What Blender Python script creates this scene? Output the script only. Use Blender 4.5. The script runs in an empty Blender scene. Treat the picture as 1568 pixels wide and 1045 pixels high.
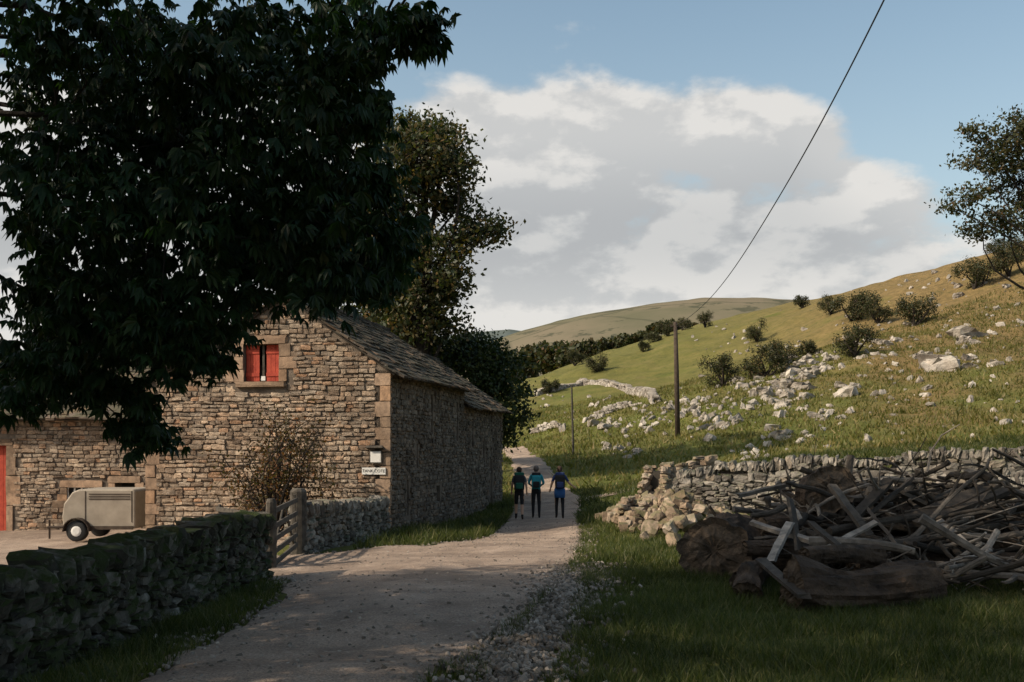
import bpy, math, random
import numpy as np
from mathutils import Vector
random.seed(7); R=np.random.default_rng(11)
sc=bpy.context.scene
sc.view_settings.view_transform='Standard'; sc.view_settings.look='None'; sc.view_settings.exposure=0
F=1524.0; EYE=1.7; HV=680.0
# ---------------------------------------------------------------- helpers
def P(u,v,Y): return np.array([(u-784)/F*Y, Y, EYE-(v-HV)/F*Y])
def empty(name,loc=(0,0,0)):
    e=bpy.data.objects.new(name,None); e.empty_display_size=.3; e.location=loc; sc.collection.objects.link(e)
    bpy.context.view_layer.update(); return e
def put(name,me,parent=None):
    o=bpy.data.objects.new(name,me); sc.collection.objects.link(o)
    if parent is not None:
        o.parent=parent; o.matrix_parent_inverse=parent.matrix_world.inverted()
    return o
def npmesh(name,V,Fc,mat,parent=None,smooth=False):
    V=np.asarray(V,dtype=np.float32); Fc=np.asarray(Fc,dtype=np.int32)
    me=bpy.data.meshes.new(name); k=Fc.shape[1]
    me.vertices.add(len(V)); me.vertices.foreach_set('co',V.ravel())
    me.loops.add(Fc.size); me.loops.foreach_set('vertex_index',Fc.ravel())
    me.polygons.add(len(Fc)); me.polygons.foreach_set('loop_start',np.arange(0,Fc.size,k,dtype=np.int32))
    me.update(calc_edges=True)
    me.polygons.foreach_set('use_smooth',np.full(len(Fc),smooth))
    me.materials.append(mat); me.update()
    return put(name,me,parent)
def h2(i,j,s): 
    a=np.sin(i*127.1+j*311.7+s*74.7)*43758.5453
    return a-np.floor(a)
def vn(x,y,s=0):
    xi=np.floor(x); yi=np.floor(y); fx=x-xi; fy=y-yi; fx=fx*fx*(3-2*fx); fy=fy*fy*(3-2*fy)
    a=h2(xi,yi,s);b=h2(xi+1,yi,s);c=h2(xi,yi+1,s);d=h2(xi+1,yi+1,s)
    return (a*(1-fx)+b*fx)*(1-fy)+(c*(1-fx)+d*fx)*fy
def ss(a,b,x): t=np.clip((x-a)/(b-a),0,1); return t*t*(3-2*t)
# ---------------------------------------------------------------- materials
class NT:
    def __init__(s,t): s.t=t
    def n(s,ty,**k):
        nd=s.t.nodes.new(ty)
        for a,b in k.items(): setattr(nd,a,b)
        return nd
    def l(s,a,b): s.t.links.new(a,b)
    def m(s,op,a,b=None,c=None):
        nd=s.n('ShaderNodeMath',operation=op)
        for i,x in enumerate((a,b,c)):
            if x is None: continue
            if isinstance(x,(int,float)): nd.inputs[i].default_value=x
            else: s.l(x,nd.inputs[i])
        return nd.outputs[0]
    def noise(s,vec,scale,det=4,rough=.55):
        nd=s.n('ShaderNodeTexNoise'); nd.inputs['Scale'].default_value=scale; nd.inputs['Detail'].default_value=det; nd.inputs['Roughness'].default_value=rough
        if vec is not None: s.l(vec,nd.inputs['Vector'])
        return nd.outputs['Fac']
    def mr(s,x,a,b,c=0,d=1):
        nd=s.n('ShaderNodeMapRange',interpolation_type='SMOOTHSTEP'); s.l(x,nd.inputs[0])
        for i,v in enumerate((a,b,c,d)): nd.inputs[i+1].default_value=v
        return nd.outputs[0]
    def ramp(s,x,cols):
        nd=s.n('ShaderNodeValToRGB'); cr=nd.color_ramp
        for i,(p,c) in enumerate(cols):
            e=cr.elements[i] if i<2 else cr.elements.new(p)
            e.position=p; e.color=(*c,1)
        s.l(x,nd.inputs[0]); return nd.outputs[0]
    def mix(s,f,a,b,bt='MIX'):
        nd=s.n('ShaderNodeMix',data_type='RGBA',blend_type=bt)
        for i,x in ((0,f),(6,a),(7,b)):
            if isinstance(x,(int,float)): nd.inputs[i].default_value=x
            elif isinstance(x,tuple): nd.inputs[i].default_value=(*x,1)
            else: s.l(x,nd.inputs[i])
        return nd.outputs[2]
    def bump(s,h,st,dist):
        nd=s.n('ShaderNodeBump'); nd.inputs['Strength'].default_value=st; nd.inputs['Distance'].default_value=dist; s.l(h,nd.inputs['Height']); return nd.outputs[0]
def newmat(name):
    m=bpy.data.materials.new(name); m.use_nodes=True; t=m.node_tree; t.nodes.clear(); w=NT(t)
    out=w.n('ShaderNodeOutputMaterial'); b=w.n('ShaderNodeBsdfPrincipled'); w.l(b.outputs[0],out.inputs[0])
    b.inputs['Specular IOR Level'].default_value=.25
    return m,w,b,out
def simple(name,c1,c2,scale=6,rough=.8,bump=.3,bs=30,bd=.01,metal=0):
    m,w,b,o=newmat(name); g=w.n('ShaderNodeNewGeometry').outputs['Position']
    f=w.noise(g,scale,5,.6)
    w.l(w.ramp(f,[(.3,c1),(.7,c2)]),b.inputs['Base Color']); b.inputs['Roughness'].default_value=rough; b.inputs['Metallic'].default_value=metal
    if bump>0: w.l(w.bump(w.noise(g,bs,5,.6),bump,bd),b.inputs['Normal'])
    return m
def island(name,cols,nscale=8,mott=.5,bump=.6,bs=25,bd=.02,moss=0,mosscol=(.035,.055,.014),lichen=0,rough=.9,mossz=(.1,.8)):
    m,w,b,o=newmat(name); ge=w.n('ShaderNodeNewGeometry'); g=ge.outputs['Position']
    c=w.ramp(ge.outputs['Random Per Island'],cols)
    f=w.noise(g,nscale,6,.65)
    dk=w.ramp(f,[(.3,(1-mott,)*3),(.68,(1.15,1.12,1.08))])
    c=w.mix(1.0,c,dk,'MULTIPLY')
    big=w.noise(g,.9,3,.5); c=w.mix(w.mr(big,.42,.62,0,.6),c,w.mix(1.0,c,(.5,.46,.43),'MULTIPLY'))
    if lichen: c=w.mix(w.mr(w.noise(g,14,3,.6),.6,.68,0,lichen),c,(.45,.44,.4))
    if moss:
        sp=w.n('ShaderNodeSeparateXYZ'); w.l(ge.outputs['Normal'],sp.inputs[0])
        mf=w.m('MULTIPLY',w.mr(sp.outputs[2],mossz[0],mossz[1]),w.mr(w.noise(g,3.5,4,.6),.38,.55,0,moss)); c=w.mix(mf,c,mosscol)
    w.l(c,b.inputs['Base Color']); b.inputs['Roughness'].default_value=rough
    w.l(w.bump(w.noise(g,bs,6,.7),bump,bd),b.inputs['Normal'])
    return m
def leafmat(name,cols,trans=.35):
    m=bpy.data.materials.new(name); m.use_nodes=True; t=m.node_tree; t.nodes.clear(); w=NT(t)
    out=w.n('ShaderNodeOutputMaterial'); ge=w.n('ShaderNodeNewGeometry')
    c=w.ramp(ge.outputs['Random Per Island'],cols)
    big=w.noise(ge.outputs['Position'],.7,3,.5); c=w.mix(w.mr(big,.4,.62),c,w.mix(1.0,c,(.55,.6,.5),'MULTIPLY'))
    d=w.n('ShaderNodeBsdfPrincipled'); d.inputs['Roughness'].default_value=.5; d.inputs['Specular IOR Level'].default_value=.25
    tr=w.n('ShaderNodeBsdfTranslucent'); mx=w.n('ShaderNodeMixShader'); mx.inputs[0].default_value=trans
    w.l(c,d.inputs['Base Color']); w.l(w.mix(1.0,c,(1.3,1.5,.5),'MULTIPLY'),tr.inputs[0])
    w.l(d.outputs[0],mx.inputs[1]); w.l(tr.outputs[0],mx.inputs[2]); w.l(mx.outputs[0],out.inputs[0])
    return m
M={}
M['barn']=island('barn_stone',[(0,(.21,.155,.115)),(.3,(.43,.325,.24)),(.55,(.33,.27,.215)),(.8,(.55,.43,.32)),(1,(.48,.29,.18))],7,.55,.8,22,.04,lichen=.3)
M['side']=island('shaded_barn_stone',[(0,(.085,.072,.058)),(.3,(.19,.155,.125)),(.55,(.14,.125,.105)),(.8,(.25,.21,.17)),(1,(.21,.145,.10))],7,.55,.8,22,.04,lichen=.2)  # darker copy of the barn stone, side wall shade put into the colour
M['quoin']=island('quoin_stone',[(0,(.26,.185,.13)),(.5,(.44,.31,.22)),(1,(.44,.255,.14))],5,.5,.6,18,.02)
M['mortar']=simple('lime_mortar',(.07,.054,.042),(.2,.16,.125),3,.95,.8,30,.02)
M['dry']=island('drystone',[(0,(.035,.033,.027)),(.35,(.085,.08,.066)),(.7,(.14,.13,.115)),(1,(.27,.26,.235))],6,.6,.8,20,.04,moss=1.0,mosscol=(.03,.042,.011),lichen=.3,mossz=(-.4,.45))
M['dryL']=island('limestone_wall_stone',[(0,(.10,.09,.08)),(.4,(.21,.19,.17)),(.8,(.35,.32,.285)),(1,(.28,.23,.18))],6,.5,.7,20,.03,moss=.5,lichen=.3)
M['gravel']=island('gravel_stone',[(0,(.12,.105,.085)),(.5,(.24,.205,.175)),(1,(.42,.37,.32))],6,.4,.3,20,.01)
M['rubble']=island('rubble_stone',[(0,(.19,.14,.10)),(.5,(.34,.255,.185)),(1,(.42,.35,.285))],6,.4,.7,20,.03,moss=.6,mosscol=(.065,.075,.02))
M['core']=simple('wall_core',(.02,.018,.015),(.06,.05,.04),4)
M['rock']=island('limestone_rock',[(0,(.29,.26,.23)),(.5,(.44,.40,.36)),(1,(.58,.53,.48))],1.5,.45,.9,4,.12,moss=.35,mosscol=(.09,.09,.035))
M['slate']=island('stone_slate',[(0,(.04,.034,.03)),(.4,(.095,.076,.062)),(.8,(.15,.117,.092)),(1,(.22,.145,.10))],5,.6,.6,20,.02,moss=.5,mosscol=(.07,.07,.03),lichen=.2)
M['bark']=simple('bark',(.014,.011,.009),(.04,.032,.026),4,.95,.9,16,.04)
M['deadwood']=island('dead_wood',[(0,(.03,.025,.02)),(.5,(.095,.08,.066)),(.85,(.21,.185,.16)),(1,(.38,.34,.3))],9,.55,.9,24,.02)
M['logbark']=simple('log_bark',(.014,.0105,.008),(.105,.072,.05),3.5,.95,1,11,.09)
M['cut']=simple('cut_wood',(.035,.027,.02),(.16,.115,.08),7,.9,.9,20,.05)
M['wood']=simple('weathered_wood',(.035,.03,.025),(.11,.095,.078),8,.9,.6,40,.01)
M['red']=simple('red_paint',(.28,.035,.02),(.46,.075,.04),5,.7,.3,30,.005)
M['white']=simple('white_paint',(.6,.58,.54),(.75,.73,.7),5,.7,0)
M['dark']=simple('dark_interior',(.006,.006,.006),(.015,.014,.013),3,.9,0)
M['glass']=simple('window_glass',(.02,.022,.025),(.05,.055,.06),1,.1,0)
M['pole']=simple('pole_wood',(.035,.025,.02),(.08,.06,.045),6,.9,.3)
M['wire']=simple('cable_rubber',(.02,.02,.02),(.03,.03,.03),5,.6,0)
M['ches']=leafmat('chestnut_leaf',[(0,(.008,.024,.009)),(.5,(.015,.038,.013)),(.92,(.028,.056,.018)),(1,(.05,.05,.018))],.25)
M['ash']=leafmat('autumn_leaf',[(0,(.03,.043,.018)),(.45,(.052,.062,.026)),(.8,(.10,.08,.036)),(1,(.18,.11,.045))],.3)
M['green']=leafmat('green_leaf',[(0,(.015,.03,.012)),(.6,(.035,.053,.02)),(1,(.07,.078,.028))],.25)
M['bush']=leafmat('hawthorn_leaf',[(0,(.028,.038,.016)),(.5,(.058,.062,.026)),(.85,(.09,.074,.034)),(1,(.12,.068,.036))],.25)
M['rust']=leafmat('russet_leaf',[(0,(.05,.05,.02)),(.5,(.10,.065,.03)),(1,(.18,.07,.03))],.3)
M['grass']=leafmat('grass_blade',[(0,(.04,.056,.015)),(.5,(.07,.088,.024)),(.85,(.12,.12,.04)),(1,(.22,.185,.095))],.35)
M['hgrass']=leafmat('hill_grass_blade',[(0,(.10,.11,.028)),(.5,(.16,.145,.045)),(.8,(.22,.17,.065)),(1,(.29,.21,.10))],.35)
# ---------------------------------------------------------------- terrain
cp=[(-10,-15,0),(0,-15,0),(15,-15,.2),(-10,5,-.1),(0,5,0),(10,5,.15),(-1,10,-.05),(4,10,-.03),(8,14,.12),(-2,14,-.2),(3,14,-.08),
(-8,12,-.5),(-12,18,-.9),(-1,20,-.45),(2.5,20,-.4),(-10,25,-1.0),(-3.2,26,-.69),(1,26,-.69),(4.4,26,-.18),(11.3,22,.25),(8,24,.05),
(-14,30,-1.2),(-22,35,-1.3),(1,33.6,-.84),(4,34,-.55),(9,36,1.0),(13.5,40,1.2),(20,36,1.6),(1,42,-.66),(5,42,-.2),(.8,55,.42),(5,55,.6),(0,75,1.2),
(-30,60,-1),(-40,100,0),(-7,60,0),(-12,100,2),(-18,150,4),(-8,42,-.8)]
for u,v,Y in [(1500,640,55),(1500,540,80),(1568,368,130),(1500,390,138),(1350,430,180),(1300,640,60),(1300,540,90),(1300,452,165),(1180,650,62),(1180,560,110),(1185,480,230),
 (1240,470,205),(1050,650,70),(1050,560,130),(1050,508,230),(950,640,80),(950,580,130),(950,534,185),(860,640,90),(860,590,130),(860,566,165),(810,650,90),(810,600,125),(812,580,150),(1700,560,75),(1700,325,130),(1568,470,100)]:
    cp.append(tuple(P(u,v,Y)))
cp+=[(85,300,30),(110,200,32),(60,320,22),(10,250,8),(0,200,5),(-60,250,5),(0,500,15),(300,500,40),(-300,500,10),(200,120,45),(-200,100,0),(0,1500,15),(1000,1500,15),(-1000,1500,15),(-300,-100,0),(300,-100,20),(0,-100,0)]
cp=np.array(cp,float)
def K(r): return np.sqrt(r*r+9.0)
n=len(cp); D=np.hypot(cp[:,None,0]-cp[None,:,0],cp[:,None,1]-cp[None,:,1])
A=np.zeros((n+3,n+3)); A[:n,:n]=K(D)-np.eye(n)*.02; A[:n,n]=1; A[:n,n+1]=cp[:,0]/100; A[:n,n+2]=cp[:,1]/100; A[n:,:n]=A[:n,n:].T
W=np.linalg.solve(A,np.concatenate([cp[:,2],[0,0,0]]))
def H(x,y):
    x=np.asarray(x,float); y=np.asarray(y,float); sh=x.shape; x=x.ravel(); y=y.ravel(); z=W[n]+W[n+1]*x/100+W[n+2]*y/100
    for i in range(n): z=z+W[i]*K(np.hypot(x-cp[i,0],y-cp[i,1]))
    far=ss(38,80,y)
    z=z+(vn(x*.7,y*.7,1)-.5)*.07+(vn(x*2.3,y*2.3,2)-.5)*.03
    z=z+far*((vn(x/14,y/14,3)-.5)*1.6+(vn(x/5,y/5,4)-.5)*.8+(vn(x/2,y/2,5)-.5)*.3)
    return z.reshape(sh)
def Hs(x,y): return float(H(np.array([x]),np.array([y]))[0])
def ground_at(u,v,ymin=28):
    Y=ymin*np.power(350/ymin,np.linspace(0,1,500)); X=(u-784)/F*Y; Z=EYE-(v-HV)/F*Y
    k=np.where(H(X,Y)>=Z)[0]
    if len(k)==0: return None
    k=k[0]; return np.array([X[k],Y[k],float(H(X[k:k+1],Y[k:k+1])[0])])
xs=np.concatenate([-np.geomspace(1500,30,40),np.linspace(-29.5,-6,70),np.linspace(-5.8,10,110),np.linspace(10.3,80,170),np.geomspace(82,1500,40)])
ys=np.concatenate([-np.geomspace(120,3,10),np.linspace(-2,6,12),np.linspace(6.15,30,150),np.linspace(30.3,150,260),np.geomspace(152,3500,90)])
gx,gy=np.meshgrid(xs,ys); gz=H(gx,gy)
V=np.stack([gx,gy,gz],-1).reshape(-1,3); nx=len(xs); ny=len(ys)
i=np.arange(nx-1)[None,:]+np.arange(ny-1)[:,None]*nx; i=i.ravel()
Fq=np.stack([i,i+1,i+1+nx,i+nx],-1)
m,w,b,o=newmat('ground_grass'); ge=w.n('ShaderNodeNewGeometry'); g=ge.outputs['Position']
sp=w.n('ShaderNodeSeparateXYZ'); w.l(g,sp.inputs[0])
c=w.ramp(w.noise(g,.35,6,.65),[(.3,(.072,.088,.022)),(.5,(.118,.127,.032)),(.72,(.17,.15,.052))])
hill=w.mr(sp.outputs[2],2,14)
dry=w.mr(w.m('ADD',w.noise(g,.09,5,.6),w.m('MULTIPLY',hill,.22)),.46,.66)
right=w.mr(w.m('DIVIDE',sp.outputs[0],w.m('MAXIMUM',sp.outputs[1],10.)),.15,.4)
dry=w.m('MULTIPLY',dry,w.m('MULTIPLY_ADD',right,.75,.25))
c=w.mix(dry,c,w.ramp(w.noise(g,1.2,5,.6),[(.3,(.12,.088,.038)),(.7,(.24,.165,.072))]))
c=w.mix(w.mr(w.noise(g,.8,5,.7),.56,.68,0,.6),c,(.05,.062,.022))
c=w.mix(w.mr(w.noise(g,2.5,4,.7),.6,.7,0,.5),c,(.2,.165,.07))
w.l(c,b.inputs['Base Color']); b.inputs['Roughness'].default_value=.95; b.inputs['Specular IOR Level'].default_value=.1
w.l(w.bump(w.noise(g,2.2,8,.75),.9,.25),b.inputs['Normal']); M['ground']=m
npmesh('ground',V,Fq,m,None,True)
def far_hill(name,sil,Yr,Y0,Y1,c1,c2,seed):
    sil=np.array(sil,float); uu=np.linspace(sil[0,0],sil[-1,0],160); X=(uu-784)/F*Yr
    Zr=EYE-(np.interp(uu,sil[:,0],sil[:,1])+4-HV)/F*Yr
    yy=np.linspace(Y0,Y1,50); V=[]
    for y in yy:
        t=(y-Y0)/(Yr-Y0) if y<Yr else 1-(y-Yr)/(Y1-Yr)*.8
        t=math.sin(max(t,0)*math.pi/2)
        z=10+(Zr-10)*t+(vn(X/60,np.full_like(X,y/60),seed)-.5)*Zr*.07*(1.05-t)+(vn(X/15,np.full_like(X,y/15),seed)-.5)*1.2
        V.append(np.stack([X,np.full_like(X,y),z],-1))
    V=np.array(V).reshape(-1,3); a=np.arange(159)[None,:]+np.arange(49)[:,None]*160; a=a.ravel()
    m,w,b,o=newmat(name+'_grass'); g=w.n('ShaderNodeNewGeometry').outputs['Position']
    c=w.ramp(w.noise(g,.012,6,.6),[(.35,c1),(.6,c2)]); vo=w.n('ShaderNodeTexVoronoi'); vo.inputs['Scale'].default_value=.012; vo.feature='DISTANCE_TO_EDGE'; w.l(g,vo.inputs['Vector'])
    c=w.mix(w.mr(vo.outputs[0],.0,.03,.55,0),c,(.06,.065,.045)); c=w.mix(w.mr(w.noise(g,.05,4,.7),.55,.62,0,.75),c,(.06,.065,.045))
    w.l(c,b.inputs['Base Color']); b.inputs['Roughness'].default_value=1; b.inputs['Specular IOR Level'].default_value=0
    npmesh(name,V,np.stack([a,a+1,a+161,a+160],-1),m,None,True)
far_hill('distant_hill',[(560,560),(690,537),(765,524),(800,511),(850,497),(900,486),(950,477),(1000,469),(1050,464),(1130,464),(1180,468),(1300,480),(1500,500)],700,380,1000,(.12,.115,.075),(.175,.148,.105),3)
far_hill('distant_hill',[(300,540),(690,518),(730,511),(780,507),(840,515),(1000,530)],1700,1000,2200,(.08,.10,.10),(.12,.14,.13),5)  # distance haze put into the base colours: bluish and desaturated
# ---------------------------------------------------------------- road
rc=np.array([(-3,-1.6,-.1),(3,-2.3,-.3),(7.1,-2.7,-.6),(9.5,-2.75,.05),(12,-2.9,.6),(14.2,-3.2,.85),(15.5,-4.6,.95),(17,-5.0,1.1),(19,-4.9,1.3),(20.2,-3.9,1.4),(22,-1.9,1.5),(24,-1.1,1.7),(26,-.6,1.8),(33,-.2,2.2),(42,.1,2.9),(48,.1,2.3),(55,0,1.9),(65,-.4,1.3),(75,-.8,.9),(90,-5,-3)])
Y=np.concatenate([np.arange(-3,30,.12),np.arange(30,90,.4)])
L=np.interp(Y,rc[:,0],rc[:,1])+(vn(Y*1.7,Y*0,7)-.5)*.35; Rr=np.interp(Y,rc[:,0],rc[:,2])+(vn(Y*1.9,Y*0+3,8)-.5)*.3
k=42; T=np.linspace(0,1,k); X=L[:,None]*(1-T)+Rr[:,None]*T; YY=np.repeat(Y[:,None],k,1)
edge=np.minimum(T,1-T)*1.0
Z=H(X,YY)+.022+np.minimum(edge*.25,.015)-.02*(edge<=0)
Vr=np.stack([X,YY,Z],-1).reshape(-1,3); a=np.arange(k-1)[None,:]+np.arange(len(Y)-1)[:,None]*k; a=a.ravel()
m,w,b,o=newmat('road_gravel_asphalt'); g=w.n('ShaderNodeNewGeometry').outputs['Position']
fine=w.noise(g,45,4,.8); c=w.ramp(w.noise(g,1.1,6,.65),[(.3,(.22,.16,.12)),(.55,(.36,.27,.205)),(.75,(.47,.36,.28))])
c=w.mix(1.0,c,w.ramp(fine,[(.35,(.45,.45,.45)),(.65,(1.35,1.35,1.35))]),'MULTIPLY')
c=w.mix(w.mr(w.noise(g,.5,5,.6),.5,.62,0,.6),c,(.17,.125,.095))
c=w.mix(w.mr(w.noise(g,7,4,.7),.6,.66,0,.5),c,(.48,.40,.33))
w.l(c,b.inputs['Base Color']); b.inputs['Roughness'].default_value=.9
w.l(w.bump(w.m('ADD',w.noise(g,40,3,.7),w.m('MULTIPLY',w.noise(g,4,4,.6),2.0)),.8,.04),b.inputs['Normal'])
npmesh('road',Vr,np.stack([a,a+1,a+1+k,a+k],-1),m,None,True)
pv=[];pf=[]
pts=[(2.2,39.5),(4,40.5),(6,41),(8.5,40)]
for i_,(x,y) in enumerate(pts):
    for j in range(6):
        yy=y-1.0+2.0*j/5; pv.append((x,yy,Hs(x,yy)+.03))
for i_ in range(3):
    for j in range(5): a0=i_*6+j; pf.append((a0,a0+6,a0+7,a0+1))
npmesh('side_track',pv,pf,m,None,True)
yx=np.linspace(-24,-5.25,90); yyy=np.linspace(13.5,34,90); gx,gy=np.meshgrid(yx,yyy); gz=H(gx,gy)+.018; i=(np.arange(89)[None,:]+np.arange(89)[:,None]*90).ravel()
npmesh('farmyard',np.stack([gx,gy,gz],-1).reshape(-1,3),np.stack([i,i+1,i+91,i+90],-1),m,None,True)
# ---------------------------------------------------------------- stones
def template(nn,rnd):
    idx={};V=[]
    def vid(a,b_,c_):
        if (a,b_,c_) not in idx:
            p=np.array([a,b_,c_],float)/nn*2-1; q=p/max(np.linalg.norm(p),1e-6)*1.25
            idx[(a,b_,c_)]=len(V); V.append(p*(1-rnd)+q*rnd)
        return idx[(a,b_,c_)]
    Fc=[]
    for s in (0,nn):
        for i_ in range(nn):
            for j in range(nn):
                for ax in range(3):
                    q=[(i_,j),(i_+1,j),(i_+1,j+1),(i_,j+1)]
                    if (s==0)^(ax==1): q=q[::-1]
                    f=[]
                    for (p1,p2) in q:
                        t=[p1,p2]; t.insert(ax,s); f.append(vid(*t))
                    Fc.append(f)
    return np.array(V),np.array(Fc)
def stones(name,items,mat,parent=None,nn=3,rnd=.35,jit=.1,smooth=False):
    T,Fc=template(nn,rnd); N=len(items)
    C=np.array([i_[0] for i_ in items]); Ax=np.array([i_[1] for i_ in items]); S=np.array([i_[2] for i_ in items])
    J=R.normal(0,jit,(N,len(T),3)); 
    sk=R.normal(0,jit*.8,(N,3,3)); base=T[None]+np.einsum('vk,nkj->nvj',T,sk)*.6+J*.6
    L_=base*S[:,None,:]; V=np.einsum('nvk,nkj->nvj',L_,Ax)+C[:,None,:]
    FF=(Fc[None]+np.arange(N)[:,None,None]*len(T)).reshape(-1,4)
    return npmesh(name,V.reshape(-1,3),FF,mat,parent,smooth)
def rotm():
    q=R.normal(size=4); q/=np.linalg.norm(q); w_,x,y,z=q
    return np.array([[1-2*(y*y+z*z),2*(x*y-z*w_),2*(x*z+y*w_)],[2*(x*y+z*w_),1-2*(x*x+z*z),2*(y*z-x*w_)],[2*(x*z-y*w_),2*(y*z+x*w_),1-2*(x*x+y*y)]])
UP=np.array([0,0,1.0])
class PB:
    def __init__(s): s.v=[];s.f=[]
    def box(s,c,ax,h):
        b0=len(s.v)
        for dx in (-1,1):
            for dy in (-1,1):
                for dz in (-1,1): s.v.append(tuple(np.array(c)+ax[0]*dx*h[0]+ax[1]*dy*h[1]+ax[2]*dz*h[2]))
        for f in ((0,1,3,2),(4,6,7,5),(0,4,5,1),(2,3,7,6),(0,2,6,4),(1,5,7,3)): s.f.append(tuple(b0+i_ for i_ in f))
    def prism(s,poly,off):
        b0=len(s.v); k_=len(poly)
        for p in poly: s.v.append(tuple(p))
        for p in poly: s.v.append(tuple(np.array(p)+off))
        s.f.append(tuple(range(b0,b0+k_))); s.f.append(tuple(range(b0+2*k_-1,b0+k_-1,-1)))
        for i_ in range(k_): j=(i_+1)%k_; s.f.append((b0+j,b0+i_,b0+k_+i_,b0+k_+j))
    def tube(s,pts,rad,nn=8,cap=True,noise=0,rough=0):
        pts=[np.array(p,float) for p in pts]; b0=len(s.v); sd=random.random()*50
        for i_,p in enumerate(pts):
            d=pts[min(i_+1,len(pts)-1)]-pts[max(i_-1,0)]; d/=max(np.linalg.norm(d),1e-6)
            a1=np.cross(d,UP if abs(d[2])<.9 else np.array([1.,0,0])); a1/=np.linalg.norm(a1); a2=np.cross(d,a1)
            for j in range(nn):
                t=2*math.pi*j/nn; r=rad[i_]*(1+random.uniform(-noise,noise))
                if rough:
                    cx=math.cos(t); sx=math.sin(t)
                    r*=1+rough*(float(vn(np.float64(cx*1.3+sd+i_*.12),np.float64(sx*1.3+i_*.12),3))-.5)*2+rough*.7*(float(vn(np.float64(cx*5+sd+i_*.25),np.float64(sx*5),4))-.5)*2
                s.v.append(tuple(p+a1*math.cos(t)*r+a2*math.sin(t)*r))
        for i_ in range(len(pts)-1):
            for j in range(nn): j2=(j+1)%nn; s.f.append((b0+i_*nn+j,b0+i_*nn+j2,b0+(i_+1)*nn+j2,b0+(i_+1)*nn+j))
        if cap:
            s.f.append(tuple(b0+j for j in range(nn-1,-1,-1))); e=b0+(len(pts)-1)*nn; s.f.append(tuple(e+j for j in range(nn)))
    def make(s,name,mat,parent=None,smooth=False,bevel=0):
        me=bpy.data.meshes.new(name); me.from_pydata(s.v,[],s.f); me.materials.append(mat)
        if smooth:
            for p in me.polygons: p.use_smooth=True
        o=put(name,me,parent)
        if bevel: md=o.modifiers.new('b','BEVEL'); md.width=bevel; md.segments=2
        return o
def wall(parent,nm,O,d,nrm,L,zb,topf,openings,breaks=(),th=.45,stone=M['barn'],quoinL=True,quoinR=True,cs=(.075,.16),ln=(.12,.4),skipstone=False):
    O=np.array([O[0],O[1],0.]); pb=PB()
    xsb=sorted(set([0,L]+list(breaks)+[o_[0] for o_ in openings]+[o_[1] for o_ in openings]))
    for a0,a1 in zip(xsb[:-1],xsb[1:]):
        mid=(a0+a1)/2; ops=sorted([o_ for o_ in openings if o_[0]<=mid<=o_[1]],key=lambda q:q[2]); zc=zb
        for o_ in ops:
            pb.prism([O+d*a0+UP*zc,O+d*a1+UP*zc,O+d*a1+UP*o_[2],O+d*a0+UP*o_[2]],-nrm*th); zc=o_[3]
        pb.prism([O+d*a0+UP*zc,O+d*a1+UP*zc,O+d*a1+UP*topf(a1),O+d*a0+UP*topf(a0)],-nrm*th)
    pb.make(nm+'_core',M['mortar'],parent)
    if skipstone: return
    it=[];z=zb+.02
    while z<max(topf(a) for a in xsb):
        hh=random.uniform(*cs); x=0.36 if quoinR else .0
        x+=random.uniform(0,.06)
        while x<L-.05:
            l_=random.uniform(*ln)*(.7+hh*2.2); xe=min(x+l_,L-(.3 if quoinL else 0))
            if xe-x<.06: break
            cx=(x+xe)/2; ok=z+hh<min(topf(x),topf(xe))+.03
            for o_ in openings:
                mg=.22 if (o_[1]-o_[0])>.5 else .02
                if xe>o_[0]-mg and x<o_[1]+mg and z+hh>o_[2]-mg*.6 and z<o_[3]+mg: ok=False
            if ok:
                hz=hh*random.uniform(.72,1.0); pr=random.uniform(.0,.055); tl=random.uniform(-.06,.06)
                wob=(float(vn(np.float64(cx*.9),np.float64(z*1.3),9))-.5)*.07
                ax=np.array([d*math.cos(tl)+UP*math.sin(tl),UP*math.cos(tl)-d*math.sin(tl),nrm])
                it.append((O+d*cx+UP*(z+hh/2+wob+random.uniform(-.014,.014))+nrm*(pr-.05),ax,((xe-x)/2-.009,hz/2-.004,.06)))
            x=xe
        z+=hh
    stones(nm+'_stones',it,stone,parent,3,.24,.13)
    ax=np.array([d,UP,nrm])
    q=[];z=zb;kk=0
    while z<min(topf(0),topf(L))+ .2:
        hq=random.uniform(.28,.42); wq=(.42,.28)[kk%2]
        if quoinR and z+hq<topf(0)+.15: q.append((O+d*(wq/2-.02)+UP*(z+hq/2)+nrm*(-.045),ax,(wq/2,hq/2-.008,.08)))
        if quoinL and z+hq<topf(L)+.05: q.append((O+d*(L-wq/2+.02)+UP*(z+hq/2)+nrm*(-.045),ax,(wq/2,hq/2-.008,.08)))
        z+=hq;kk+=1
    for o_ in openings:
        wd=o_[1]-o_[0]
        if wd>.5:
            cx=(o_[0]+o_[1])/2
            q.append((O+d*cx+UP*(o_[3]+.11)+nrm*(-.04),ax,(wd/2+.24,.11,.09)))
            q.append((O+d*cx+UP*(o_[2]-.07)+nrm*(.0),ax,(wd/2+.2,.07,.13)))
            for s_,e in ((-1,o_[0]),(1,o_[1])):
                zz=o_[2];k2=0
                hs=(o_[3]-o_[2])/3
                while zz<o_[3]-.05:
                    ww=(.22,.5,.32)[(k2+(s_>0))%3]; q.append((O+d*(e+s_*(ww/2+.005))+UP*(zz+hs/2)+nrm*(-.04),ax,(ww/2,hs/2-.008,.08))); zz+=hs;k2+=1
    if q: stones(nm+'_quoins',q,M['quoin'],parent,3,.08,.04)
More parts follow.
